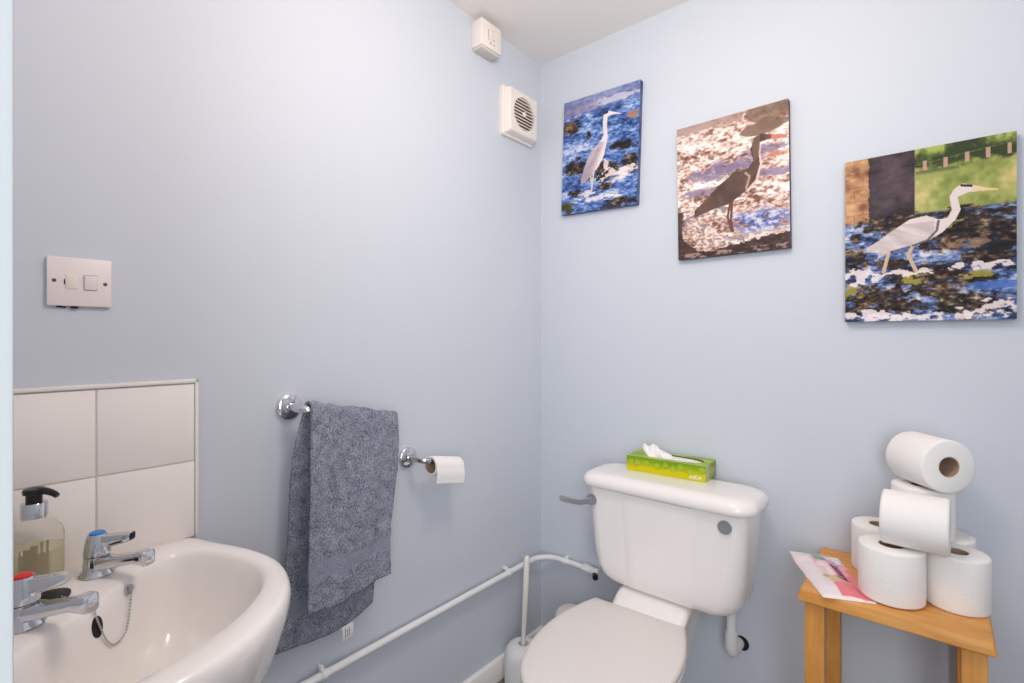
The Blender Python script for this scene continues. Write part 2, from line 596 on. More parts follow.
# ------------------------------------------------------------------ fused switch on the left wall
sw = thing('switch_plate', 'white double fused switch plate on the wall above the tiles', 'switch', (0, -1.322, 1.237))
yc, zc, hw, hh = -1.3215, 1.2365, 0.0425, 0.041
g = G(); g.box(0.0, 0.0075, yc - hw, yc + hw, zc - hh, zc + hh, 0.002)
g.build('faceplate', M_switch, sw)
g = G(); g.box(0.006, 0.0088, yc - 0.0195, yc - 0.0035, zc - 0.012, zc + 0.012, 0.0008)
g.build('fuse_holder', mat('cream_plastic', (236, 226, 212), 0.4), sw)
g = G(); g.box(0.006, 0.0078, yc - 0.0212, yc - 0.0192, zc - 0.005, zc + 0.004)
g.build('fuse_slot', M_dark, sw)
Mr = Matrix.Translation((0.007, yc + 0.0135, zc)) @ Matrix.Rotation(math.radians(5), 4, 'Y')
g = G(); g.box(-0.002, 0.0035, -0.0085, 0.0085, -0.012, 0.012, 0.0008, M=Mr)
g.build('rocker', M_switch, sw)
g = G(); g.box(0.0072, 0.0078, yc + .0043, yc + .0227, zc - .0133, zc + .0133)
g.build('rocker_surround', mat('grey_gap', (176, 166, 158), 0.6), sw)
for s in (-1, 1):
    g = G(); disc(g, (0.0072, yc + s * 0.0335, zc - .001 * s), (1, 0, 0), 0.0030, 0.0022, 0.0008, 16)
    g.build('screw', mat('brown_screw_recess', (98, 82, 74), 0.5, metal=0.3), sw)
g = G(); g.box(0.0, 0.006, yc - .012, yc - .002, zc - hh - .0035, zc - hh - .0002, .001)
g.tube([(0.002, yc - .030, zc - hh - .001), (0.002, yc - .018, zc - hh - .002)], 0.0012, 8)
g.build('wall_chip', M_dark, sw, 'dark chipped plaster under the plate')

# ------------------------------------------------------------------ isolator box at the ceiling, extractor fan
ib = thing('isolator_box', 'small white pull switch box high under the ceiling', 'switch box', (0, -0.322, 2.10))
g = G(); g.box(0.0, 0.046, -0.369, -0.277, 2.059, 2.142, 0.003)
g.build('housing', M_plastic, ib)
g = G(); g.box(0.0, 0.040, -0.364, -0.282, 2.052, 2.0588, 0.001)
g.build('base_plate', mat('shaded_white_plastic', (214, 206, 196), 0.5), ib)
g = G(); g.box(0.045, 0.0478, -0.336, -0.316, 2.085, 2.117, 0.001)
g.build('rocker', M_plastic, ib)
g = G()
for (y0, y1, z0, z1) in ((-.3395, -.3375, 2.088, 2.116), (-.3385, -.333, 2.0835, 2.0855), (-.319, -.3145, 2.116, 2.1195), (-.3165, -.3145, 2.090, 2.112), (-.314, -.308, 2.090, 2.0925),
                         (-.331, -.325, 2.073, 2.079), (-.315, -.309, 2.0745, 2.0785)):
    g.box(0.0458, 0.0466, y0, y1, z0, z1)
g.build('printed_marks', M_redmark, ib, 'small red printed marks')

fan = thing('extractor_fan', 'white square extractor fan with round slatted grille near the corner', 'extractor fan', (0, -0.14, 1.91))
fy, fz = -0.149, 1.913
g = G()
g.loft([[(x, p[0], p[1]) for p in rrect(fy, fz, hx, hx * 1.0, r, 0, 6)] for x, hx, r in ((0.0, 0.084, 0.008), (0.012, 0.084, 0.008), (0.014, 0.078, 0.008), (0.036, 0.074, 0.008), (0.040, 0.071, 0.009))], True, False)
rg0, rg1 = [], []
for k in range(64):
    a = 2 * PI * k / 64
    q = 0.0712 / max(abs(math.cos(a)), abs(math.sin(a)))
    rg0.append((0.0398, fy + q * math.cos(a), fz + q * math.sin(a)))
    rg1.append((0.0402, fy + 0.056 * math.cos(a), fz + 0.056 * math.sin(a)))
rg2 = [(0.028, p[1], p[2]) for p in rg1]
g.loft([rg0, rg1, rg2], False, False)
g.build('housing', M_plastic, fan)
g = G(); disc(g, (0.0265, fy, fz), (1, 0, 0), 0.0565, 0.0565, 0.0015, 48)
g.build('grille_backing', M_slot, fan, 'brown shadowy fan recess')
for k in range(10):
    zz = fz - 0.0495 + k * 0.011
    half = math.sqrt(max(0.0562 ** 2 - (zz - fz) ** 2, 0))
    g = G()
    Ms = Matrix.Translation((0.036, fy, zz)) @ Matrix.Rotation(math.radians(30), 4, 'Y')
    g.box(-0.005, 0.005, -half, half, -0.0016, 0.0016, 0.0005, M=Ms)
    g.build('grille_slat', M_plastic, fan)
g = G(); disc(g, (0.038, fy, fz), (1, 0, 0), 0.0085, 0.006, 0.004, 24)
g.build('grille_hub', M_plastic, fan)


# ------------------------------------------------------------------ the three heron canvases
def fbm(u, v, su, sv, seed, octs=4):
    rng = np.random.RandomState(seed)
    out = np.zeros_like(u)
    amp, tot = 1.0, 0.0
    for o in range(octs):
        T = rng.rand(64, 64)
        x, y = u * su * 2 ** o + 7.3 * o, v * sv * 2 ** o + 3.1 * o
        xi, yi = np.floor(x).astype(int), np.floor(y).astype(int)
        fx, fy_ = x - xi, y - yi
        fx, fy_ = fx * fx * (3 - 2 * fx), fy_ * fy_ * (3 - 2 * fy_)
        a, b = T[xi % 64, yi % 64], T[(xi + 1) % 64, yi % 64]
        c, d_ = T[xi % 64, (yi + 1) % 64], T[(xi + 1) % 64, (yi + 1) % 64]
        out += amp * ((a * (1 - fx) + b * fx) * (1 - fy_) + (c * (1 - fx) + d_ * fx) * fy_)
        tot += amp
        amp *= 0.55
    return out / tot


def inpoly(u, v, P):
    ins = np.zeros(u.shape, bool)
    for i in range(len(P)):
        (x0, y0), (x1, y1) = P[i], P[(i + 1) % len(P)]
        if y0 == y1:
            continue
        c = ((y0 > v) != (y1 > v)) & (u < (x1 - x0) * (v - y0) / (y1 - y0) + x0)
        ins ^= c
    return ins


def nearline(u, v, P, w, asp):
    d = np.full(u.shape, 9.0)
    for (x0, y0), (x1, y1) in zip(P[:-1], P[1:]):
        dx, dy = x1 - x0, (y1 - y0) * asp
        t = np.clip(((u - x0) * dx + (v - y0) * asp * dy) / (dx * dx + dy * dy + 1e-9), 0, 1)
        d = np.minimum(d, np.hypot(u - x0 - t * dx, (v - y0) * asp - t * dy))
    return d < w


class Art:
    def __init__(self, u, v):
        self.u, self.v = u, v
        self.c = np.zeros(u.shape + (3,))

    def fill(self, mask, rgb, k=1.0, tex=None):
        m = (np.asarray(mask).astype(float) * k)[..., None]
        col = np.array(rgb, float)
        if tex is not None:
            col = col[None, None, :] * (0.55 + 0.9 * tex[..., None])
        self.c = self.c * (1 - m) + col * m

    def ramp(self, t, stops):
        xs = [s[0] for s in stops]
        for ch in range(3):
            self.c[..., ch] = np.interp(t, xs, [s[1][ch] for s in stops])

    def mixramp(self, mask, t, stops):
        m = np.asarray(mask).astype(float)[..., None]
        xs = [s[0] for s in stops]
        col = np.stack([np.interp(t, xs, [s[1][ch] for s in stops]) for ch in range(3)], -1)
        self.c = self.c * (1 - m) + col * m

    def blob(self, cu, cv, ru, rv, wob, soft=0.35):
        d = ((self.u - cu) / ru) ** 2 + ((self.v - cv) / rv) ** 2
        return np.clip((0.75 + wob - d) / soft + .5, 0, 1)


def st(x):
    """noise stretched to the full range"""
    return np.clip((x - .5) * 2.2 + .5, 0, 1)


ROCK = [(.15, (30, 26, 28)), (.45, (56, 45, 42)), (.68, (92, 75, 62)), (.86, (142, 118, 92)), (1, (196, 172, 150))]


def art_river(u, v):
    A = Art(u, v)
    wave = st(fbm(u + .3 * v, v, 3, 18, 11))
    fine = st(fbm(u, v, 16, 46, 12, 5))
    big = st(fbm(u, v, 2, 5, 13))
    f3 = st(fbm(u + .2 * v, v, 30, 90, 17, 3))
    A.ramp(np.clip(wave * .38 + fine * .26 + big * .12 + f3 * .24, 0, 1), [(.12, (40, 46, 80)), (.34, (66, 90, 146)), (.5, (100, 134, 192)), (.64, (150, 174, 216)), (.8, (212, 216, 232))])
    A.fill(np.clip((.17 - v) / .08, 0, 1), (142, 142, 178), .65)
    A.fill(A.blob(.694, .086, .34, .03, .9 * (fine - .5)), (214, 210, 222), .75)
    A.fill(A.blob(.2, .10, .3, .05, .9 * (fine - .5)), (164, 140, 160), .5)
    tex = st(fbm(u, v, 18, 30, 20, 5))
    for a, b, c, d_ in [(.116, .233, .15, .065), (.355, .343, .042, .033), (.783, .491, .15, .045), (.2, .598, .17, .085), (.612, .69, .22, .09), (.915, .654, .14, .085), (.595, .813, .12, .03), (.78, .962, .27, .045), (.091, .947, .12, .055), (.197, .827, .1, .037), (.45, .56, .12, .03), (.35, .69, .08, .06)]:
        A.mixramp(A.blob(a, b, c, d_, 1.3 * (fine - .5)) * .94, .6 * tex + .4 * f3, ROCK)
    A.fill(A.blob(.091, .947, .12, .05, 1.5 * (fine - .5)), (118, 122, 52), .5)
    A.fill(A.blob(.10, .225, .10, .035, 1.5 * (fine - .5)), (176, 132, 84), .5)
    A.fill(A.blob(.918, .262, .085, .036, .6 * (fine - .5)), (176, 134, 118), .95)
    for a, b, c, d_ in [(.721, .716, .16, .055), (.9, .712, .14, .05), (.417, .843, .16, .03), (.6, .64, .03, .05), (.5, .90, .3, .02)]:
        A.fill(A.blob(a, b, c, d_, 3.0 * (fine - .58)), (242, 228, 224), .85)
    bird = [(.794, .234), (.616, .179), (.553, .191), (.543, .262), (.561, .369), (.519, .425), (.421, .471), (.354, .546), (.268, .705), (.274, .75), (.318, .751), (.419, .694), (.501, .632), (.572, .549), (.592, .479), (.614, .4), (.599, .293), (.606, .222), (.663, .219)]
    for Lg in ([(.442, .666), (.418, .832)], [(.400, .693), (.428, .791)]):
        A.fill(nearline(u, v, Lg, .010, 1.33), (222, 206, 200))
    b = inpoly(u, v, bird)
    A.fill(b, (236, 224, 222), 1)
    A.fill(b * (v > .43) * np.clip((.565 - (v - .42) * .50 - u) * 14 + .5, 0, 1), (176, 162, 172), .55 + .45 * st(fbm(u * .5 + v, v - u, 16, 5, 55)))
    A.fill(nearline(u, v, [(.553, .192), (.60, .188)], .012, 1.33), (64, 66, 96))
    return A.c


def art_foam(u, v):
    A = Art(u, v)
    w = st(fbm(u + .4 * v, v, 4, 13, 71))
    fine = st(fbm(u, v, 20, 42, 72, 5))
    f3 = st(fbm(u + .2 * v, v, 34, 80, 77, 3))
    A.ramp(np.clip(w * .26 + fine * .42 + f3 * .32, 0, 1), [(.15, (128, 96, 86)), (.32, (180, 144, 130)), (.46, (222, 194, 182)), (.60, (248, 230, 222)), (.8, (255, 248, 246))])
    A.fill((v > .62) * np.clip((fine + .3 * w - .80) * 5, 0, 1), (128, 104, 106), .7)
    A.mixramp(A.blob(.758, .785, .30, .085, 2.0 * (fine - .5), .8) * .9, fine, [(.2, (52, 56, 120)), (.5, (92, 108, 176)), (.7, (150, 160, 206)), (.9, (226, 220, 230))])
    for a, b, c, d_ in [(.532, .37, .28, .05), (.369, .396, .24, .05), (.87, .47, .2, .03), (.25, .52, .2, .03), (.8, .30, .15, .03)]:
        A.fill(A.blob(a, b, c, d_, 2.2 * (fine - .5), .8), (136, 122, 152), .75)
    A.fill(A.blob(.90, .055, .28, .10, 1.2 * (w - .5)), (138, 112, 98), .92, .25 * fine + .38)
    A.fill(A.blob(.76, .14, .17, .05, 1.2 * (w - .5)), (138, 112, 98), .9)
    A.fill(np.clip((.05 + .05 * fine - v) * 30, 0, 1) * (u < .62), (170, 142, 134), .8)
    A.fill(A.blob(.911, .353, .09, .02, 1.4 * (fine - .5)), (210, 140, 116), .85)
    A.fill(np.clip((.06 + .03 * (fine - .5) - u) * 40, 0, 1) * (v > .64), (84, 66, 64), .9)
    bank = [(-.02, .70), (.06, .86), (.20, .955), (.386, .955), (.60, .925), (.80, .90), (1.02, .885), (1.02, 1.1), (-.03, 1.1)]
    bk = inpoly(u, v + .03 * (fine - .5), bank)
    A.fill(bk, (88, 70, 66), 1, .4 * fine + .28)
    A.fill(bk * (v > .962) * np.clip((fine - .55) * 6, 0, 1), (206, 172, 164), .7)
    bird = [(.86, .215), (.84, .207), (.779, .189), (.716, .207), (.685, .283), (.709, .368), (.662, .411), (.532, .422), (.395, .496), (.164, .649), (.163, .697), (.336, .659), (.501, .637), (.634, .571), (.724, .503), (.764, .398), (.752, .315), (.766, .247), (.828, .241), (.86, .238)]
    for Lg in ([(.501, .637), (.478, .729), (.511, .838)], [(.52, .629), (.507, .753), (.524, .839)]):
        A.fill(nearline(u, v, Lg, .011, 1.33), (128, 88, 76))
    A.fill(nearline(u, v, [(.765, .26), (.757, .32), (.770, .40), (.735, .50), (.66, .565)], .012, 1.33), (236, 208, 192), .9)
    A.fill(inpoly(u, v, [(.83, .205), (.985, .238), (.985, .258), (.83, .245)]), (196, 128, 104), .85)
    A.fill(inpoly(u, v, bird), (108, 85, 78), 1, .3 * st(fbm(u, v, 8, 10, 75)) + .33)
    A.fill(inpoly(u, v, [(.69, .21), (.77, .195), (.76, .33), (.715, .38)]), (146, 122, 104), .6)
    A.fill(nearline(u, v, [(.64, .44), (.675, .47), (.645, .55)], .009, 1.33), (214, 186, 174), .75)
    return A.c


def art_pier(u, v):
    A = Art(u, v)
    wave = st(fbm(u + .2 * v, v, 4, 20, 91))
    fine = st(fbm(u, v, 20, 44, 92, 5))
    f3 = st(fbm(u + .2 * v, v, 36, 90, 99, 3))
    A.ramp(np.clip(wave * .4 + fine * .32 + f3 * .28, 0, 1), [(.15, (36, 38, 56)), (.36, (66, 80, 120)), (.52, (108, 130, 178)), (.68, (170, 180, 208)), (.82, (232, 226, 230))])
    f2 = st(fbm(u, v, 6, 7, 93))
    A.mixramp(np.clip((.385 - v) * 60, 0, 1), f2 * .6 + .4 * st(fbm(u, v, 18, 18, 94)), [(.2, (132, 142, 76)), (.5, (160, 168, 98)), (.75, (186, 182, 118)), (.95, (212, 198, 138))])
    A.mixramp(np.clip((.13 + .04 * (fine - .5) - v) * 40, 0, 1) * (u > .44), st(fbm(u, v, 10, 12, 95)), [(.2, (62, 76, 46)), (.5, (104, 122, 66)), (.8, (178, 186, 104))])
    A.fill((u > .455) * (u < .70) * np.clip(1 - abs(v - .14) * 60, 0, 1), (84, 96, 70), .7)
    for a, b in [(.505, .101), (.625, .102), (.745, .092), (.855, .088), (.965, .085)]:
        A.fill((abs(u - a) < .011) & (abs(v - b) < .028), (204, 164, 148), .95)
    A.fill(nearline(u, v, [(.44, .095), (1.0, .05)], .003, 1.33), (170, 148, 128), .5)
    pier = st(fbm(u, v, 7, 12, 98))
    jo = np.maximum(np.mod(v + .006 * fine, .085) < .008, abs(np.mod(u + .06 * np.floor(v / .085), .12) - .06) < .004)
    A.mixramp((u < .165) & (v < .40), pier * (1 - .35 * jo), [(.1, (142, 100, 74)), (.4, (186, 142, 108)), (.7, (212, 172, 132)), (1, (226, 192, 152))])
    A.mixramp((u > .158 + .012 * (fine - .5)) & (u < .448) & (v < .41 - .10 * (u - .16)), pier * .7 + .2 * fine - .12 * (np.mod(v + .02 * fine, .09) < .010), [(.0, (48, 40, 48)), (.4, (78, 66, 74)), (.9, (108, 92, 98))])
    tex = st(fbm(u, v, 18, 30, 120, 5))
    for a, b, c, d_ in [(.753, .495, .31, .125), (.358, .426, .24, .065), (.55, .50, .16, .09), (.077, .484, .04, .03), (.065, .621, .11, .08), (.873, .657, .18, .055), (.511, .748, .26, .075), (.767, .907, .24, .085), (.169, .843, .22, .07), (.959, .56, .1, .075), (.62, .84, .14, .05), (.30, .66, .12, .03), (.35, .92, .18, .045), (.75, .77, .15, .035), (.06, .92, .12, .03)]:
        A.mixramp(A.blob(a, b, c * 1.06, d_ * 1.08, 1.3 * (fine - .5)) * .97, .6 * tex + .4 * f3, ROCK)
    A.fill(A.blob(.77, .577, .13, .028, 1.4 * (fine - .5)), (196, 160, 132), .6)
    A.fill(A.blob(.9, .61, .1, .04, 1.2 * (fine - .5)), (34, 30, 36), .85)
    for a, b, c, d_ in [(.463, .754, .08, .04), (.052, .818, .10, .05), (.8, .75, .08, .02), (.62, .44, .1, .03)]:
        A.fill(A.blob(a, b, c, d_, 2.6 * (fine - .58)), (186, 176, 84), .8)
    for a, b, c, d_ in [(.905, .931, .16, .07), (.168, .968, .28, .03), (.107, .722, .14, .05), (.414, .714, .12, .022), (.5, .975, .35, .02), (.85, .70, .2, .02)]:
        A.fill(A.blob(a, b, c, d_, 3.0 * (fine - .56)), (244, 232, 232), .9)
    A.fill(A.blob(.88, .815, .14, .028, 1.4 * (fine - .5)), (78, 116, 188), .85)
    bird = [(.907, .299), (.772, .255), (.719, .237), (.674, .261), (.646, .303), (.66, .377), (.636, .42), (.589, .424), (.514, .393), (.417, .404), (.297, .467), (.215, .517), (.141, .549), (.147, .579), (.235, .567), (.213, .623), (.296, .582), (.396, .562), (.513, .545), (.607, .499), (.681, .434), (.709, .383), (.691, .309), (.754, .29)]
    for Lg in ([(.286, .59), (.254, .703)], [(.439, .556), (.406, .61), (.453, .707)]):
        A.fill(nearline(u, v, Lg, .012, 1.33), (214, 186, 160))
    b = inpoly(u, v, bird)
    A.fill(b, (228, 216, 212))
    A.fill(b * (v > .43) * (u < .56), (190, 178, 180), .75 * st(fbm(u * .6 + v, v - u * .4, 5, 26, 155)))
    A.fill(nearline(u, v, [(.585, .432), (.575, .486), (.522, .536), (.435, .560)], .008, 1.33), (104, 88, 92), .85)
    A.fill(nearline(u, v, [(.715, .248), (.765, .258)], .009, 1.33), (62, 60, 80))
    A.fill(inpoly(u, v, [(.775, .262), (.907, .293), (.907, .301), (.77, .288)]), (232, 204, 160), .9)
    return A.c


def paint_grid(me, cols):
    at = me.color_attributes.new('Col', 'FLOAT_COLOR', 'POINT')
    c = np.clip(cols.reshape(-1, 3) / 255.0, 0, 1)
    c = np.where(c <= .04045, c / 12.92, ((c + .055) / 1.055) ** 2.4)
    buf = np.ones((c.shape[0], 4), np.float32)
    buf[:, :3] = c
    at.data.foreach_set('color', buf.ravel())


def canvas(label, cx, cz, tilt, art, side, W=0.301):
    Hh, D = 0.394, 0.0195
    root = thing('canvas_print', label, 'picture', (cx, 0, cz), 'heron canvases on the back wall')
    o = Vector((cx, 0, cz))
    g = G(); g.box(cx - W / 2, cx + W / 2, -D, -0.001, cz - Hh / 2, cz + Hh / 2, 0.0012)
    g.build('canvas_body', side, root)
    nx, nz = 252, 330
    uu, vv = np.meshgrid(np.linspace(0, 1, nx + 1), np.linspace(0, 1, nz + 1))
    vs = [(cx - W / 2 + W * u, -D - 0.0006, cz + Hh / 2 - Hh * v) for u, v in zip(uu.ravel(), vv.ravel())]
    fs = [(j * (nx + 1) + i, (j + 1) * (nx + 1) + i, (j + 1) * (nx + 1) + i + 1, j * (nx + 1) + i + 1) for j in range(nz) for i in range(nx)]
    g = G(); g.v = [Vector(p) for p in vs]; g.f = fs
    p = g.build('printed_picture', M_canvas_print, root, smooth=False, weld=False)
    paint_grid(p.data, 255 * (np.clip(art(uu, vv), 0, 255) / 255) ** 1.14)
    root.rotation_euler = (0, tilt, 0)
    return root


def edge_mat(name, c1, c2):
    m = mat(name, c1, 0.7)
    noise_color(m, c1, c2, 25, (1, 1, 1), 3)
    return m
canvas('canvas photo of a white heron in blue river water, nearest the room corner', 0.257, 1.7715, math.radians(1.9), art_river, edge_mat('blue_canvas_edge', (52, 62, 100), (104, 112, 152)), 0.291)
canvas('canvas photo of a dark brown heron in white foaming water', 0.6800, 1.5755, math.radians(-0.7), art_foam, edge_mat('brown_canvas_edge', (58, 52, 60), (110, 100, 104)))
canvas('canvas photo of a grey heron walking past a stone pier and green bank', 1.1045, 1.3785, 0.0, art_pier, edge_mat('dark_canvas_edge', (56, 56, 66), (120, 116, 120)))


# ------------------------------------------------------------------ towel rail, towel
def rose(g, y, z, r=0.0285):
    c = Vector((0.0, y, z))
    Mx = Matrix.Translation(c) @ Matrix.Rotation(PI / 2, 4, 'Y')
    g.lathe([(r, 0.0), (r, 0.008), (r - .003, 0.011), (0.013, 0.0135), (0.0115, 0.016)], M=Mx, seg=40)
    return g
RY0, RZ, RX = -0.958, 0.986, 0.070
DR = math.tan(math.radians(11))     # both wall arms have worked loose and dip to the right
rail = thing('towel_rail', 'short chrome towel arm on one round wall rose, dipping to the right', 'towel rail', (0, RY0, RZ))
g = rose(G(), RY0, RZ); g.build('wall_rose', M_chrome, rail)
g = G(); g.tube([(0.012, RY0, RZ), (0.050, RY0, RZ), (0.060, RY0 + .003, RZ - .0006), (0.067, RY0 + .010, RZ - .002), (RX, RY0 + .020, RZ - .004)], 0.0100, 20)
g.build('bent_arm', M_chrome, rail)
g = G(); g.tube([(RX, RY0 + .019, RZ - .019 * DR), (RX, RY0 + .235, RZ - .235 * DR)], 0.0080, 20)
g.build('bar', M_chrome, rail)


def towel():
    """bath towel folded over the bar: front flap, fold, back flap"""
    root = thing('towel', 'slate grey terry towel hanging over the chrome towel arm', 'towel', (RX, -0.84, RZ))
    o = Vector((RX, -0.84, RZ))
    rad = 0.0135
    zf, zb = 0.553, 0.462          # hem heights
    zt = RZ
    lf, lb = zt - zf, zt - zb
    arc = PI * rad
    tot = lf + arc + lb
    ns, nt = 210, 64
    vs, uvs, fs = [], [], []
    for i in range(ns + 1):
        s = tot * i / ns
        for j in range(nt + 1):
            t = j / nt
            drop = (0.0105 + 0.245 * t) * DR - 0.002
            if s < lf:
                d = (lf - s) / lf                     # 0 at bar, 1 at front hem
                x = RX + rad + 0.008 * d + 0.004 * math.sin(9 * t + 5 * d) * d + 0.003 * math.sin(19 * t + 1.3) * d
                y = (-0.9475 - 0.012 * d) * (1 - t) + (-0.718 - 0.030 * d + 0.006 * math.sin(6 * d)) * t
                z = zf + s - drop * (1 - d) - 0.008 * d * math.sin(t * PI * 1.1) + (t - .5) * 0.016 * d
                sv = s
            elif s < lf + arc:
                a = (s - lf) / rad
                x = RX + rad * math.cos(a)
                z = zt + rad * math.sin(a) + 0.0015 * math.sin(14 * t) + 0.0015 * math.sin(31 * t) - drop
                y = -0.9475 * (1 - t) + -0.718 * t
                sv = s
            else:
                d = (s - lf - arc) / lb               # 0 at bar, 1 at back hem
                x = RX - rad - 0.022 * min(d * 2.2, 1) + 0.005 * math.sin(7 * t + 3 * d) * d
                yl = -0.9475 - 0.056 * (d ** 0.8) - 0.006 * math.sin(8 * d)
                yr = -0.720 - 0.040 * d + 0.012 * max(0, d - .8)
                y = yl * (1 - t) + yr * t
                z = zt - (s - lf - arc) - drop * (1 - d) - 0.020 * d * math.sin(t * PI) + 0.012 * d * t
                sv = tot - s
            p = Vector((x, y, z))
            nn = noise.noise(Vector((p.y * 60, p.z * 60, s * 20))) * 0.0016 + noise.noise(Vector((p.y * 190, p.z * 190, s * 60))) * 0.0013
            band = abs(sv - 0.088) < 0.019
            if band:
                nn *= .15
                nn += 0.0010 * math.cos((sv - 0.088) * 2 * PI / 0.0095) - 0.0012
            sgn = 1 if s < lf + arc / 2 else -1
            p.x += nn * sgn
            p.z += nn * 0.3 if lf < s < lf + arc else 0
            p.y += nn * 0.5
            vs.append(p - o)
            uvs.append((t, sv))
    for i in range(ns):
        for j in range(nt):
            a = i * (nt + 1) + j
            fs.append((a, a + 1, a + nt + 2, a + nt + 1))
    me = bpy.data.meshes.new('cloth')
    me.from_pydata([tuple(v) for v in vs], [], fs)
    uvl = me.uv_layers.new(name='UVMap')
    for lp in me.loops:
        uvl.data[lp.index].uv = uvs[lp.vertex_index]
    me.polygons.foreach_set('use_smooth', [True] * len(me.polygons))
    me.materials.append(M_terry)
    c = bpy.data.objects.new('cloth', me)
    COL.objects.link(c)
    c.parent = root
    so = c.modifiers.new('thickness', 'SOLIDIFY')
    so.thickness = 0.007
    so.offset = 0
    # care tag sewn to the back hem
    ty, tz, tx = -0.838, 0.456, 0.049
    g = G()
    rg = []
    for k in range(6):
        f = k / 5
        rg.append([(tx + 0.003 * math.sin(f * 3), ty - .0150, tz - .036 * f), (tx + 0.003 * math.sin(f * 3), ty + .0150, tz - .036 * f + .003),
                   (tx + .0007 + 0.003 * math.sin(f * 3), ty + .0150, tz - .036 * f + .003), (tx + .0007 + 0.003 * math.sin(f * 3), ty - .0150, tz - .036 * f)])
    g.loft(rg)
    g.v = [v for v in g.v]
    tg = g.build('care_tag', M_tagw, root, 'white care tag with faint grey print')
    g = G()
    for k in range(3):
        g.box(tx + .0028, tx + .0042, ty - .008 + .005 * k, ty - .0065 + .005 * k, tz - .024, tz - .006 - .003 * (k % 2))
    g.build('tag_print', M_print, tg)
towel()

# ------------------------------------------------------------------ toilet roll holder and its nearly finished roll
HY, HZ = -0.6225, 0.8105
hold = thing('toilet_roll_holder', 'chrome wall mounted toilet roll holder right of the towel', 'toilet roll holder', (0, HY, HZ))
g = rose(G(), HY, HZ); g.build('wall_rose', M_chrome, hold)
g = G()
g.tube([(0.012, HY, HZ), (0.054, HY, HZ), (0.0635, HY + .003, HZ - .0006), (0.069, HY + .009, HZ - .0018), (0.072, HY + .018, HZ - .0035), (0.072, HY + 0.130, HZ - .130 * DR)], 0.0085, 20)
g.build('arm', M_chrome, hold)
ry0, ry1, rr = -0.600, -0.497, 0.0265
rc = Vector((0.072, 0, HZ - 0.0122))
tr = thing('toilet_roll', 'nearly used up toilet roll on the chrome wall holder', 'toilet roll', (0.072, -0.55, rc.z))
def ring_y(r, y):
    return [(rc.x + r * math.cos(a), y, rc.z - (y - HY) * DR + r * math.sin(a)) for a in (2 * PI * k / 40 for k in range(40))]
g = G(); g.loft([ring_y(0.0215, ry0), ring_y(rr - .001, ry0), ring_y(rr, ry0 + .001), ring_y(rr, ry1 - .001), ring_y(rr - .001, ry1), ring_y(0.0215, ry1), ring_y(.0215, ry0)], False, False)
fl = []
for k in range(10):
    a = math.radians(80 - 80 * k / 9)
    fl.append((rc.x + (rr + .0008) * math.cos(a), rc.z + (rr + .0008) * math.sin(a)))
for k in range(1, 9):
    fl.append((rc.x + rr + .0008 + .002 * math.sin(k * .5), rc.z - 0.0055 * k))
d0, d1 = (ry0 - HY) * DR, (ry1 - HY) * DR
rings = [[(x, ry0, z - d0), (x, ry1, z - d1), (x - .001, ry1, z - .0003 - d1), (x - .001, ry0, z - .0003 - d0)] for x, z in fl]
g.loft(rings)
g.build('paper', M_paper, tr)
g = G(); g.loft([ring_y(0.0208, ry0 + .001), ring_y(0.0214, ry0 + .001), ring_y(.0214, ry1 - .001), ring_y(.0208, ry1 - .001), ring_y(.0208, ry0 + .001)], False, False)
g.build('cardboard_core', M_card, tr, 'brown cardboard core')

# ------------------------------------------------------------------ water pipe round the corner
pipe = thing('water_pipe', 'white painted pipe running round the corner to the cistern', 'pipe', (0.02, -0.7, 0.35))
PZ, PX = 0.350, 0.024
pts = [(PX, -1.32, PZ - .002), (PX, -0.9, PZ), (PX, -0.5, PZ), (PX, -0.095, PZ)]
for k in range(1, 9):
    a = PI / 2 * k / 8
    pts.append((PX + 0.071 * (1 - math.cos(a)), -0.095 + 0.071 * math.sin(a), PZ + .003 * k / 8))
pts += [(0.16, -0.024, PZ + .004), (0.238, -0.026, PZ + .004)]
g = G(); g.tube(pts, 0.0095, 16)
g.build('pipe_run', M_plastic2, pipe)
for (x, y, dy) in ((PX, -0.885, 1), (PX, -0.215, 1), (0.125, -0.024, 0)):
    g = G()
    if dy:
        g.tube([(PX, y - .006, PZ), (PX, y + .006, PZ)], 0.0125, 16)
        g.box(0.0, 0.020, y - .005, y + .005, PZ + .006, PZ + .018, .002)
    else:
        g.tube([(x - .006, y, PZ + .002), (x + .006, y, PZ + .002)], 0.0125, 16)
        g.box(x - .005, x + .005, -0.022, 0.0, PZ + .006, PZ + .018, .002)
    g.build('pipe_clip', M_plastic2, pipe)
g = G(); g.tube([(0.195, -0.025, PZ + .004), (0.200, -0.025, PZ + .004), (0.222, -0.0255, PZ + .004), (0.227, -.0258, PZ + .004)], [.0115, .0160, .0160, .0120], 6)
g.tube([(0.227, -0.026, PZ + .004), (0.262, -0.027, PZ + .003)], 0.0125, 16)
g.build('compression_nut', M_plastic2, pipe)
g = G(); g.tube([(0.252, -0.034, PZ - .002), (0.262, -0.050, PZ - .005)], 0.0095, 12)
g.build('isolating_valve_tip', M_black, pipe, 'black valve tip')

# ------------------------------------------------------------------ toilet
wc = thing('toilet', 'white close coupled toilet with closed lid below the heron canvases', 'toilet', (0.53, -0.35, 0))
TX = 0.5485
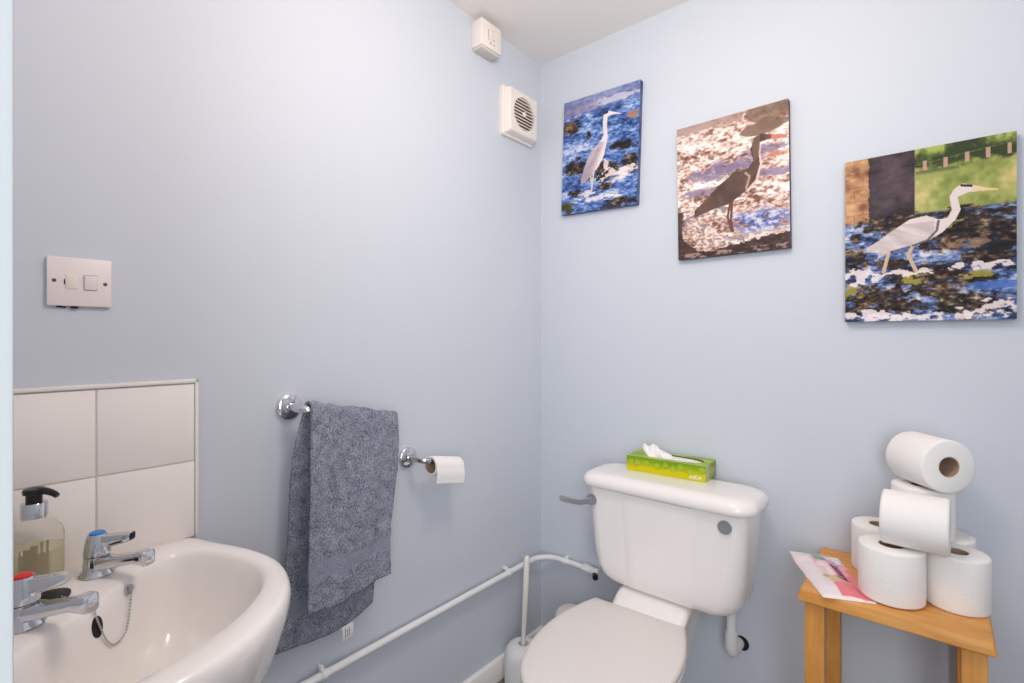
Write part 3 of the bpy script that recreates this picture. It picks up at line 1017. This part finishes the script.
# cistern
cx0, cy0 = TX, -0.128
def crng(z, hw, yb, yf, r, bulge=0.0):
    cy = (yb + yf) / 2
    ring = rrect(TX, cy, hw, (yb - yf) / 2, r, z, 8)
    return ring
cist = G()
rows = [(0.426, 0.130, -0.050, -0.170, 0.05), (0.428, 0.160, -0.045, -0.185, 0.05), (0.436, 0.184, -0.040, -0.194, 0.05), (0.450, 0.199, -0.036, -0.198, 0.048), (0.472, 0.208, -0.034, -0.201, 0.045), (0.52, 0.215, -0.033, -0.2035, 0.042),
        (0.60, 0.2205, -0.032, -0.2065, 0.040), (0.68, 0.225, -0.032, -0.2095, 0.038), (0.714, 0.227, -0.032, -0.2105, 0.038)]
cist.loft([crng(*r) for r in rows])
ci = cist.build('cistern', M_ceramic, wc, ang=50)
# raised centre panel of the cistern front
g = G()
panel = []
for k in range(13):
    z = 0.432 + (0.700 - 0.432) * k / 12
    f = k / 12
    yf = np.interp(z, [r[0] for r in rows], [r[3] for r in rows])
    hw = 0.100 + 0.012 * f ** 1.5
    n = 12
    ring = [(TX - hw + 2 * hw * i / n, yf - (0.0035 if 0 < i < n else -0.001), z) for i in range(n + 1)]
    ring += [(TX + hw, yf + .004, z), (TX - hw, yf + .004, z)]
    panel.append(ring)
g.loft(panel)
g.build('front_panel', M_ceramic, wc, ang=30)
g = G()
LX, LYB, LYF = 0.2455, -0.030, -0.227
g.loft([rrect(TX, (LYB + LYF) / 2, LX - d, (LYB - LYF) / 2 - d, 0.052, z, 10) for z, d in
        ((0.706, 0.010), (0.7065, 0.003), (0.709, 0.0), (0.720, 0.0), (0.728, 0.002), (0.735, 0.007), (0.740, 0.014), (0.743, 0.024), (0.7442, 0.036))])
g.build('cistern_lid', M_ceramic, wc, ang=60)
# flush lever, cover disc
g = G(); disc(g, (0.345, -0.2065, 0.6625), (0, -1, 0.03), 0.0165, 0.013, 0.008, 28)
lv = g.build('flush_lever_mount', M_steel, wc, 'dull chrome lever mount')
g = G()
rings = []
for x, y, z, hy, hz in ((0.347, -0.2175, 0.6625, .006, .0095), (0.330, -0.2215, 0.658, .006, .0095), (0.317, -0.224, 0.653, .006, .0085), (0.295, -0.226, 0.651, .006, .0085), (0.265, -0.227, 0.6505, .0055, .0088), (0.247, -0.227, 0.651, .005, .0085), (0.242, -.227, 0.651, .003, .006)):
    rr4 = rrect(0, 0, hy, hz, .003, 0, 3)
    rings.append([(x, y + p[0], z + p[1]) for p in rr4])
g.loft(rings)
g.build('flush_lever', M_steel, wc, 'dull chrome flush lever')
g = G(); disc(g, (0.7255, -0.2080, 0.672), (0.0, -1, 0.02), 0.0170, 0.0145, 0.006, 32)
g.build('blanking_disc', M_steel, wc, 'dull chrome disc')
# pan
PC = (0.508, -0.415)
def oval(z, hw, yb, yf, sq=2.3, n=64, cx=PC[0]):
    cy = (yb + yf) / 2
    out = []
    for k in range(n):
        a = 2 * PI * k / n
        c, s = math.cos(a), math.sin(a)
        e = 2 / sq
        out.append((cx + hw * abs(c) ** e * (1 if c >= 0 else -1), cy + (yb - yf) / 2 * abs(s) ** e * (1 if s >= 0 else -1), z))
    return out
g = G()
g.loft([oval(0.0, .105, -.14, -.52), oval(.02, .10, -.14, -.51), oval(.10, .085, -.13, -.46), oval(.20, .105, -.10, -.50), oval(.28, .128, -.14, -.585), oval(.335, .150, -.18, -.625),
        oval(.352, .152, -.20, -.632), oval(.362, .150, -.21, -.628)])
# shelf that carries the cistern
sh = []
for y, z1, hw in ((-0.05, 0.4255, 0.100), (-0.16, 0.4255, 0.104), (-0.185, 0.420, 0.1045), (-0.205, 0.408, 0.105), (-0.225, 0.393, 0.105), (-0.255, 0.378, 0.105), (-0.30, 0.356, 0.105)):
    zz0 = 0.20
    rrr = rrect(0, 0, hw, (z1 - zz0) / 2, 0.020, 0, 5)
    sh.append([(0.5215 + p[0] * (1.0 if p[1] > 0 else 0.55), y, (z1 + zz0) / 2 + p[1]) for p in rrr])
g.loft(sh)
g.build('pan', M_ceramic, wc, ang=50)
def lidring(z, d):
    out = []
    pts = [(-.136, -.222), (-.128, -.220), (-.100, -.220), (0.0, -.220), (.100, -.220), (.128, -.220), (.136, -.222), (.158, -.28), (.178, -.36), (.181, -.44), (.170, -.52), (.138, -.60), (.08, -.652), (0, -.668), (-.08, -.652), (-.138, -.60), (-.170, -.52), (-.181, -.44), (-.178, -.36), (-.158, -.28)]
    c = Vector((0, -.44))
    for p in resample(pts, 96):
        q = p - c
        q = q * (1 - d / q.length)
        q = Matrix.Rotation(math.radians(4.5), 2) @ q
        out.append((0.514 + q.x * .955 + c.x, q.y + c.y, z - .007))
    return out
g = G(); g.loft([lidring(.362, .006), lidring(.363, .001), lidring(.366, .0), lidring(.376, .0), lidring(.379, .003)])
g.build('seat', M_seat, wc)
g = G(); g.loft([lidring(.3805, .006), lidring(.382, .001), lidring(.386, .0), lidring(.391, .0), lidring(.3955, .002), lidring(.3985, .006), lidring(.4000, .014), lidring(.4008, .035), lidring(.4012, .09)])
g.build('seat_lid', M_seat, wc, ang=60)
for s in (-1, 1):
    g = G(); g.tube([(0.512 + s * .07 - .018, -.228, .383), (0.512 + s * .07 + .018, -.228, .383)], .008, 14)
    g.build('hinge', M_seat, wc)

# overflow pipe
ov = thing('overflow_pipe', 'white plastic overflow pipe under the right of the cistern', 'pipe', (0.70, -0.07, 0.26))
g = G(); g.tube([(0.698, -0.066, 0.432), (0.698, -0.066, 0.30)], 0.0125, 20)
g.build('pipe_run', M_plastic2, ov)
g = G()
g.tube([(0.698, -0.066, 0.340), (0.698, -0.066, 0.300), (0.698, -0.063, 0.288), (0.698, -0.055, 0.281), (0.698, -0.04, 0.279), (0.698, 0.0, 0.279)], 0.0160, 20)
g.build('elbow', M_plastic2, ov)
g = G(); disc(g, (0.706, -0.0005, 0.280), (0, -1, 0), 0.0205, 0.020, 0.0008, 28)
g.build('wall_hole', M_dark, ov, 'dark hole in the wall')

# ------------------------------------------------------------------ toilet brush and holder, second container
bh = thing('toilet_brush_holder', 'white round toilet brush holder on the floor beside the skirting', 'brush holder', (0.085, -0.215, 0))
hx_, hy_ = 0.096, -0.224
g = G()
g.lathe([(0.054, 0.0005), (0.060, 0.004), (0.0625, 0.03), (0.0625, 0.10), (0.059, 0.122), (0.050, 0.138), (0.034, 0.146), (0.022, 0.148), (0.017, 0.146), (0.016, 0.120), (0.015, 0.02)], (hx_, hy_, 0))
g.build('pot', M_plastic2, bh)
br = thing('toilet_brush', 'white toilet brush standing in the holder by the pipe', 'toilet brush', (hx_, hy_, 0.025))
g = G(); g.tube([(hx_, hy_, 0.05), (hx_, hy_, 0.16), (hx_ - .001, hy_ + .012, 0.30), (hx_ - .003, hy_ + .022, 0.412), (hx_ - .003, hy_ + .023, 0.419), (hx_ - .003, hy_ + .0235, 0.422)], [.0075, .0075, .0095, .0098, .008, .004], 16)
g.build('handle', M_plastic, br)
g = G()
for k in range(160):
    a = random.random() * 2 * PI
    z = 0.028 + random.random() * 0.06
    g.tube([(hx_, hy_, z), (hx_ + .0125 * math.cos(a), hy_ + .0125 * math.sin(a), z + .004)], .0006, 4)
g.build('bristles', M_bristle, br, kind='stuff')
sb = thing('scrubbing_brush', 'small cream brush with bristles up, behind the brush holder', 'brush', (0.145, -0.19, 0))
g = G()
g.lathe([(0.022, 0.0005), (0.026, 0.004), (0.020, 0.012), (0.010, 0.02), (0.009, 0.120), (0.022, 0.128), (0.024, 0.134), (0.022, 0.139)], (0.178, -0.176, 0.0), 28)
g.build('brush_block', M_plastic, sb)
g = G()
for k in range(90):
    a = random.random() * 2 * PI
    r = .019 * math.sqrt(random.random())
    p = Vector((0.178 + r * math.cos(a), -0.176 + r * math.sin(a), 0.138))
    g.tube([p, p + Vector((.18 * (p.x - .178), .18 * (p.y + .176), .022 + .006 * random.random()))], .0006, 4)
g.build('bristles', M_bristle, sb, kind='stuff')
bn = thing('lidded_canister', 'white round topped canister in the corner behind the toilet seat', 'canister', (0.17, -0.075, 0))
g = G()
g.lathe([(0.048, -0.0215), (0.051, -0.018), (0.053, 0.03), (0.054, 0.168)], (0.184, -0.075, 0.022))
g.build('body', M_plastic, bn)
g = G()
g.lathe([(0.0545, 0.168), (0.0560, 0.170), (0.0560, 0.180), (0.053, 0.190), (0.044, 0.199), (0.030, 0.205), (0.012, 0.208)], (0.184, -0.075, 0.022))
g.build('lid', M_plastic, bn)

# ------------------------------------------------------------------ tissue box on the cistern
tb = thing('tissue_box', 'green and yellow tissue box on the cistern lid', 'tissue box', (0.52, -0.07, 0.7405))
BW, BD, BH = 0.232, 0.098, 0.044
TBM = Matrix.Translation((0.525, -0.064, 0.7446)) @ Matrix.Rotation(math.radians(2.5), 4, 'Z')
def box_face(g_n, fn):
    return None
bxg = G()
parts = []
nx, nd, nh = 90, 36, 24
def grid(P, U, V, nu, nv):
    vs = [P + U * (i / nu) + V * (j / nv) for j in range(nv + 1) for i in range(nu + 1)]
    fs = [(j * (nu + 1) + i, j * (nu + 1) + i + 1, (j + 1) * (nu + 1) + i + 1, (j + 1) * (nu + 1) + i) for j in range(nv) for i in range(nu)]
    return vs, fs
X, Y, Z = Vector((BW, 0, 0)), Vector((0, BD, 0)), Vector((0, 0, BH))
c0 = Vector((-BW / 2, -BD / 2, 0))
cols = []
def green_front(u, v):
    n1 = fbm(u, v, 5, 3, 201)
    t = np.clip(1 - v + .0 * n1, 0, 1)
    A = Art(u, v)
    A.ramp(np.clip(v * 1.0 + (n1 - .5) * .5, 0, 1), [(0, (212, 200, 16)), (.35, (206, 196, 10)), (.6, (160, 178, 20)), (.85, (126, 160, 28)), (1, (120, 156, 34))])
    for k in range(9):
        a = .06 + .11 * k + .02 * math.sin(k * 5)
        b = .62 + .12 * math.sin(k * 3.3)
        d = np.hypot((u - a) * 5.2, v - b)
        A.fill(d < .19, (170, 196, 72), .55)
        A.fill((d > .19) & (d < .24), (98, 132, 24), .35)
    A.fill(np.hypot((u - .12) * 5, v - .35) < .1, (206, 120, 40), .5)
    return A.c
def green_top(u, v):
    A = Art(u, v)
    n1 = fbm(u, v, 6, 3, 203)
    A.ramp(n1, [(.3, (136, 164, 44)), (.5, (172, 192, 78)), (.7, (196, 208, 110))])
    return A.c
def green_side(u, v):
    A = Art(u, v)
    n1 = fbm(u, v, 3, 4, 204)
    A.ramp(n1, [(.3, (118, 140, 56)), (.5, (150, 164, 78)), (.7, (172, 180, 100))])
    A.fill((u < .28) & (u > .04), (204, 204, 170), .6)
    return A.c
for P, U, V, nu, nv, fn in ((c0, X, Z, nx, nh, green_front), (c0 + Y, X, Z, nx, nh, green_front), (c0 + X, Y, Z, nd, nh, green_side), (c0, Y, Z, nd, nh, green_side), (c0, X, Y, nx, nd, None), (c0 + Z, X, Y, nx, nd, green_top)):
    vs, fs = grid(P, U, V, nu, nv)
    if fn is green_top:   # oval opening in the top
        keep = []
        for f in fs:
            c = sum((vs[i] for i in f), Vector()) / 4
            if ((c.x - 0.012) / 0.086) ** 2 + ((c.y) / 0.031) ** 2 > 1:
                keep.append(f)
        fs = keep
    bxg.add(vs, fs, TBM)
    uu, vv = np.meshgrid(np.linspace(0, 1, nu + 1), np.linspace(0, 1, nv + 1))
    cols.append((fn or green_top)(uu, vv).reshape(-1, 3))
bo = bxg.build('carton', M_box_print, tb, smooth=False, weld=False)
paint_grid(bo.data, np.concatenate(cols))


def text_mesh(txt, size, Mx, warp, name, m, parent, shear=0.0, label=None, bold=0.0):
    cu = bpy.data.curves.new('lettering', 'FONT')
    cu.body = txt
    cu.size = size
    cu.shear = shear
    cu.offset = bold
    cu.resolution_u = 3
    cu.align_x = 'CENTER'
    cu.align_y = 'CENTER'
    tmp = bpy.data.objects.new('lettering', cu)
    COL.objects.link(tmp)
    bpy.context.view_layer.update()
    me = bpy.data.meshes.new_from_object(tmp.evaluated_get(bpy.context.evaluated_depsgraph_get()))
    bpy.data.objects.remove(tmp)
    bpy.data.curves.remove(cu)
    off = Vector(parent['_o'])
    g = G()
    g.v = [Vector(warp(Mx @ v.co)) if warp else Mx @ v.co for v in me.vertices]
    g.f = [tuple(p.vertices) for p in me.polygons]
    bpy.data.meshes.remove(me)
    return g.build(name, m, parent, label, smooth=False, weld=False)
Mt = TBM @ Matrix.Translation((BW / 2 - 0.027, -BD / 2 - 0.0006, 0.0095)) @ Matrix.Rotation(PI / 2, 4, 'X')
text_mesh('ASDA', 0.0135, Mt, None, 'lettering', M_white_text, tb, 0.0, 'pale lettering on the box front', 0.0003)
# tissues: flat pile in the opening, and a pulled-up tuft
g = G()
oval_pts = [(0.012 + 0.088 * math.cos(a), 0.033 * math.sin(a)) for a in (2 * PI * k / 40 for k in range(40))]
g.loft([[(x * s_ + .012 * (1 - s_), y * s_, z) for x, y in oval_pts] for s_, z in ((1, .030), (1, .0385), (.9, .041), (.5, .042))], M=TBM)
rows_t = []
nn_ = 26
for r_ in range(9):
    f = r_ / 8
    ring = []
    for k in range(nn_):
        a = 2 * PI * k / nn_
        wob = noise.noise(Vector((math.cos(a) * 2.2, math.sin(a) * 2.2, f * 1.8)))
        rad = (0.040 - 0.012 * f) * (1 + .55 * wob)
        lean = -0.022 * f
        x = -0.038 + lean + rad * math.cos(a) * (1.0 - .15 * f)
        y = -0.002 + rad * 0.62 * math.sin(a) * (1 - .45 * f)
        z = 0.040 + 0.031 * f + 0.011 * f * noise.noise(Vector((math.cos(a) * 2.5, math.sin(a) * 2.5, 5)))
        ring.append((x, y, z))
    rows_t.append(ring)
for f in (0.6, 0.25):
    ring = []
    for k in range(nn_):
        a = 2 * PI * k / nn_
        p = rows_t[8][k]
        cxx = -0.060
        ring.append((cxx + (p[0] - cxx) * f, -.002 + (p[1] + .002) * f, 0.056 + (p[2] - .056) * f))
    rows_t.append(ring)
g.loft(rows_t, M=TBM)
g.build('tissue', M_tissue, tb, 'white tissues with one pulled up', ang=55)

# ------------------------------------------------------------------ wooden stool
stool = thing('wooden_stool', 'small light wooden stool holding the pile of toilet rolls', 'stool', (1.054, -0.15, 0))
SX0, SX1, SY0, SY1, SZ = 0.9015, 1.2050, -0.2890, -0.004, 0.607
g = G()
g.loft([rrect((SX0 + SX1) / 2, (SY0 + SY1) / 2, (SX1 - SX0) / 2 + d, (SY1 - SY0) / 2 + d, 0.006, z, 3) for z, d in
        ((0.5835, 0.0015), (0.585, 0.003), (0.588, 0.003), (0.6055, -0.0015), (0.607, -0.004))])
g.build('seat_top', M_wood, stool, ang=25)
for x in (SX0 + .009, SX1 - .009 - .036):
    for y in (SY0 + .010, SY1 - .012 - .036):
        g = G(); g.box(x, x + .036, y, y + .036, 0.0, 0.5835, 0.002)
        g.build('leg', M_woodv, stool)
for y in (SY0 + .022, SY1 - .022 - .018):
    g = G(); g.box(SX0 + .0452, SX1 - .0452, y, y + .018, 0.20, 0.235, .002)
    g.build('stretcher', M_wood, stool)
for x in (SX0 + .025, SX1 - .025 - .018):
    g = G(); g.box(x, x + .018, SY0 + .0462, SY1 - .0482, 0.16, 0.195, .002)
    g.build('stretcher', M_wood, stool)

# ------------------------------------------------------------------ toilet rolls on the stool
RH, RR, CR = 0.107, 0.0548, 0.0205
root = thing('toilet_roll', 'big paper roll lying on its side on top of the pile', 'toilet roll', (0, 0, 0), 'toilet rolls piled on the stool')
g = G()
g.lathe([(CR + .0008, 0), (RR - .004, 0), (RR - .001, .0015), (RR, .005), (RR, RH * .5), (RR, RH - .005), (RR - .001, RH - .0015), (RR - .004, RH), (CR + .0008, RH), (CR + .0008, 0)][:-1], seg=72, loop=True)
g.build('paper', M_paper, root, ang=50)
g = G()
g.lathe([(CR - .0012, .001), (CR + .0006, .001), (CR + .0006, RH - .001), (CR - .0012, RH - .001)], seg=40, loop=True)
g.build('cardboard_core', M_card, root, 'brown cardboard core')


def copy_tree(o, loc, rot, label, scale=(1, 1, 1)):
    c = o.copy()
    COL.objects.link(c)
    c.location, c.rotation_euler, c['label'], c.scale = loc, rot, label, scale
    for ch in o.children:
        k = ch.copy()
        k.parent = c
        COL.objects.link(k)
    return c
Z1 = SZ + 0.0003
copy_tree(root, (1.0545, -0.2060, Z1 + .0016), (0, 0, 0.4), 'upright roll at the front left of the pile, beside the pink packet', (1.03, 1.03, 1))
copy_tree(root, (1.1560, -0.1590, Z1), (0, 0, 1.4), 'upright roll at the front right corner of the stool', (.955, .955, 1))
copy_tree(root, (1.0275, -0.0765, Z1), (0, 0, 2.2), 'upright roll at the back left, half hidden behind the front left one')
copy_tree(root, (1.1400, -0.0545, Z1), (0, 0, 3.0), 'upright roll at the back right against the wall, mostly hidden', (.94, .94, 1))
copy_tree(root, (1.103, -0.089, Z1 + RH + .0008), (0, 0, 0.9), 'upright roll on the second tier beneath the topmost lying roll')
copy_tree(root, (1.040, -0.199, Z1 + RH + RR + .0020), (0, PI / 2, math.radians(-3)), 'roll lying on its side at the front of the second tier')
root.location = (1.0800, -0.058, Z1 + 2 * RH + RR + .0012)
nrm = Vector((0.62, -0.785, 0)).normalized()
root.rotation_euler = (0, PI / 2, math.atan2(nrm.y, nrm.x))

# ------------------------------------------------------------------ wipes packet on the stool
wp = thing('wipes_packet', 'pink and white plastic wipes packet with purple lettering on the stool', 'packet', (0.94, -0.19, SZ))
BLc, BRc, FRc, FLc = Vector((0.850, -0.120)), Vector((0.944, -0.066)), Vector((1.0345, -0.262)), Vector((0.947, -0.300))
def pk(u, v, top):
    """u runs from the back end to the front end, v from left edge to right edge"""
    p = (BLc * (1 - v) + BRc * v) * (1 - u) + (FLc * (1 - v) + FRc * v) * u
    edge = min(1, 6 * min(u, 1 - u)) * min(1, 5 * v) * min(1, max(0, (0.84 - v) * 4))
    h = 0.011 * edge ** .6
    over = max(0, (SX0 + .006) - p.x)
    sag = 0.0
    wr = .0009 * noise.noise(Vector((u * 9, v * 6, 1.0)))
    ex = 0.010 * max(0, 1 - u / .25) * (1 - v)
    z = SZ + 0.0004 + ex + (h + wr * min(1, edge * 3) + 0.0010 if top else 0.0)
    return Vector((p.x + .002 * noise.noise(Vector((u * 8, v, 3))) * (1 if v < .1 else 0), p.y, z))
nu, nv = 96, 52
uu, vv = np.meshgrid(np.linspace(0, 1, nu + 1), np.linspace(0, 1, nv + 1))
g = G()
for top in (True, False):
    vs = [pk(u, v, top) for u, v in zip(uu.ravel(), vv.ravel())]
    o_ = len(g.v)
    g.v += vs
    for j in range(nv):
        for i in range(nu):
            a = o_ + j * (nu + 1) + i
            q = (a, a + 1, a + nu + 2, a + nu + 1)
            g.f.append(q[::-1] if top else q)
n1 = (nu + 1) * (nv + 1)
bd = [j * (nu + 1) for j in range(nv + 1)]
for lst in ([i for i in range(nu + 1)], [nv * (nu + 1) + i for i in range(nu + 1)], bd, [b + nu for b in bd]):
    for a, b in zip(lst[:-1], lst[1:]):
        g.f.append((a, b, b + n1, a + n1))
def pack_art(u, v):
    A = Art(u, v)
    fine = fbm(u, v, 10, 6, 301)
    A.c[:] = (238, 224, 226)
    A.fill((v > .36 + .16 * (u - .4)) & (u > .12) & (u < .965), (244, 176, 184), 1)
    A.fill((v > .30) & (u > .30) & (u < .62) & (v < .75), (246, 206, 206), .7)
    A.fill((v > .40) & (u > .60 - .35 * (v - .5)) & (u < .965), (238, 128, 136), 1)
    A.fill((v > .92) & (u > .3) & (u < .965), (238, 136, 140), 1)
    A.fill((u > .06) & (u < .20) & (v > .40) & (v < .62), (112, 178, 158), 1)
    A.fill((u > .06) & (u < .20) & (v > .64) & (v < .96), (234, 234, 240), 1)
    A.fill((u > .195) & (u < .21) & (v > .50) & (v < .96), (150, 110, 160), .8)
    A.fill((np.hypot((u - .30) * 2, v - .48) < .13), (240, 238, 232), .7)
    A.fill((abs(v - .52 - .10 * (u - .45)) < .05) & (u > .38) & (u < .56) & (fine > .42), (240, 236, 222), .9)
    A.fill((np.hypot((u - .66) * 1.4, v - .42) < .10) | ((abs(u - .66) < .05) & (v > .40) & (v < .68)), (222, 196, 152), .85)
    A.fill((np.hypot((u - .60) * 2.2, v - .36) < .07), (150, 160, 110), .7)
    A.fill(np.hypot((u - .68) * 2, v - .74) < .09, (242, 190, 150), .8)
    A.fill(u > .965, (246, 232, 230))
    A.fill(u < .05, (244, 240, 242))
    return A.c
po = g.build('film_pack', M_pack_print, wp, weld=False, ang=30)
pc_ = pack_art(uu, vv).reshape(-1, 3)
paint_grid(po.data, np.concatenate([pc_, pc_ * 0 + np.array([232, 200, 204.])]))
def pk_warp(p):   # p.x along the packet (0..1 of length), p.y across
    q = pk(min(max(p.x, 0), 1), min(max(p.y, 0), 1), True)
    q.z += 0.0006
    return q
# text laid on the packet: reads from back to front, letter tops towards the right edge
Mtx = Matrix.Translation((0.46, 0.72, 0)) @ Matrix.Diagonal((1.0, 1.75, 1, 1))
text_mesh('lastery', 0.150, Mtx, pk_warp, 'lettering', M_purple, wp, 0.0, 'purple lettering', 0.004)

# ------------------------------------------------------------------ light and camera
def point(name, loc, energy, rgb, size):
    l = bpy.data.lights.new(name, 'POINT')
    l.energy = energy
    l.color = rgb
    l.shadow_soft_size = size
    o = bpy.data.objects.new(name, l)
    COL.objects.link(o)
    o.location = loc
    return o
point('ceiling_lamp_light', (0.78, -0.86, 1.90), 12.5, (1.0, 0.885, 0.80), 0.14)

def area(name, loc, target, sx, sy, energy, rgb):
    l = bpy.data.lights.new(name, 'AREA')
    l.shape = 'RECTANGLE'
    l.size, l.size_y = sx, sy
    l.energy = energy
    l.color = rgb
    o = bpy.data.objects.new(name, l)
    COL.objects.link(o)
    o.location = loc
    o.rotation_euler = (Vector(target) - Vector(loc)).to_track_quat('-Z', 'Y').to_euler()
    return o
area('hall_daylight', (1.75, -2.25, 1.4), (0.7, -1.2, 1.1), 1.0, 1.6, 26.0, (0.92, 0.96, 1.0))

w = bpy.data.worlds.new('World')
S.world = w
w.use_nodes = True
bgn = w.node_tree.nodes['Background']
bgn.inputs['Color'].default_value = (0.80, 0.90, 1.0, 1)
bgn.inputs['Strength'].default_value = 0.6

cd = bpy.data.cameras.new('camera')
cam = bpy.data.objects.new('camera', cd)
COL.objects.link(cam)
cd.sensor_width = 36.0
cd.lens = 502.0 / 1024.0 * 36.0
cd.shift_y = -3.5 / 1024.0
cd.clip_start = 0.01
cam.location = (1.12235, -1.50326, 1.14165)
cam.rotation_euler = (PI / 2, 0, math.atan2(0.643478, 0.765465))
S.camera = cam
S.view_settings.view_transform = 'Standard'
S.view_settings.look = 'None'
S.view_settings.exposure = 0.15
S.view_settings.gamma = 1.0
S.view_settings.use_curve_mapping = False
for o in bpy.data.objects:
    if '_o' in o:
        del o['_o']
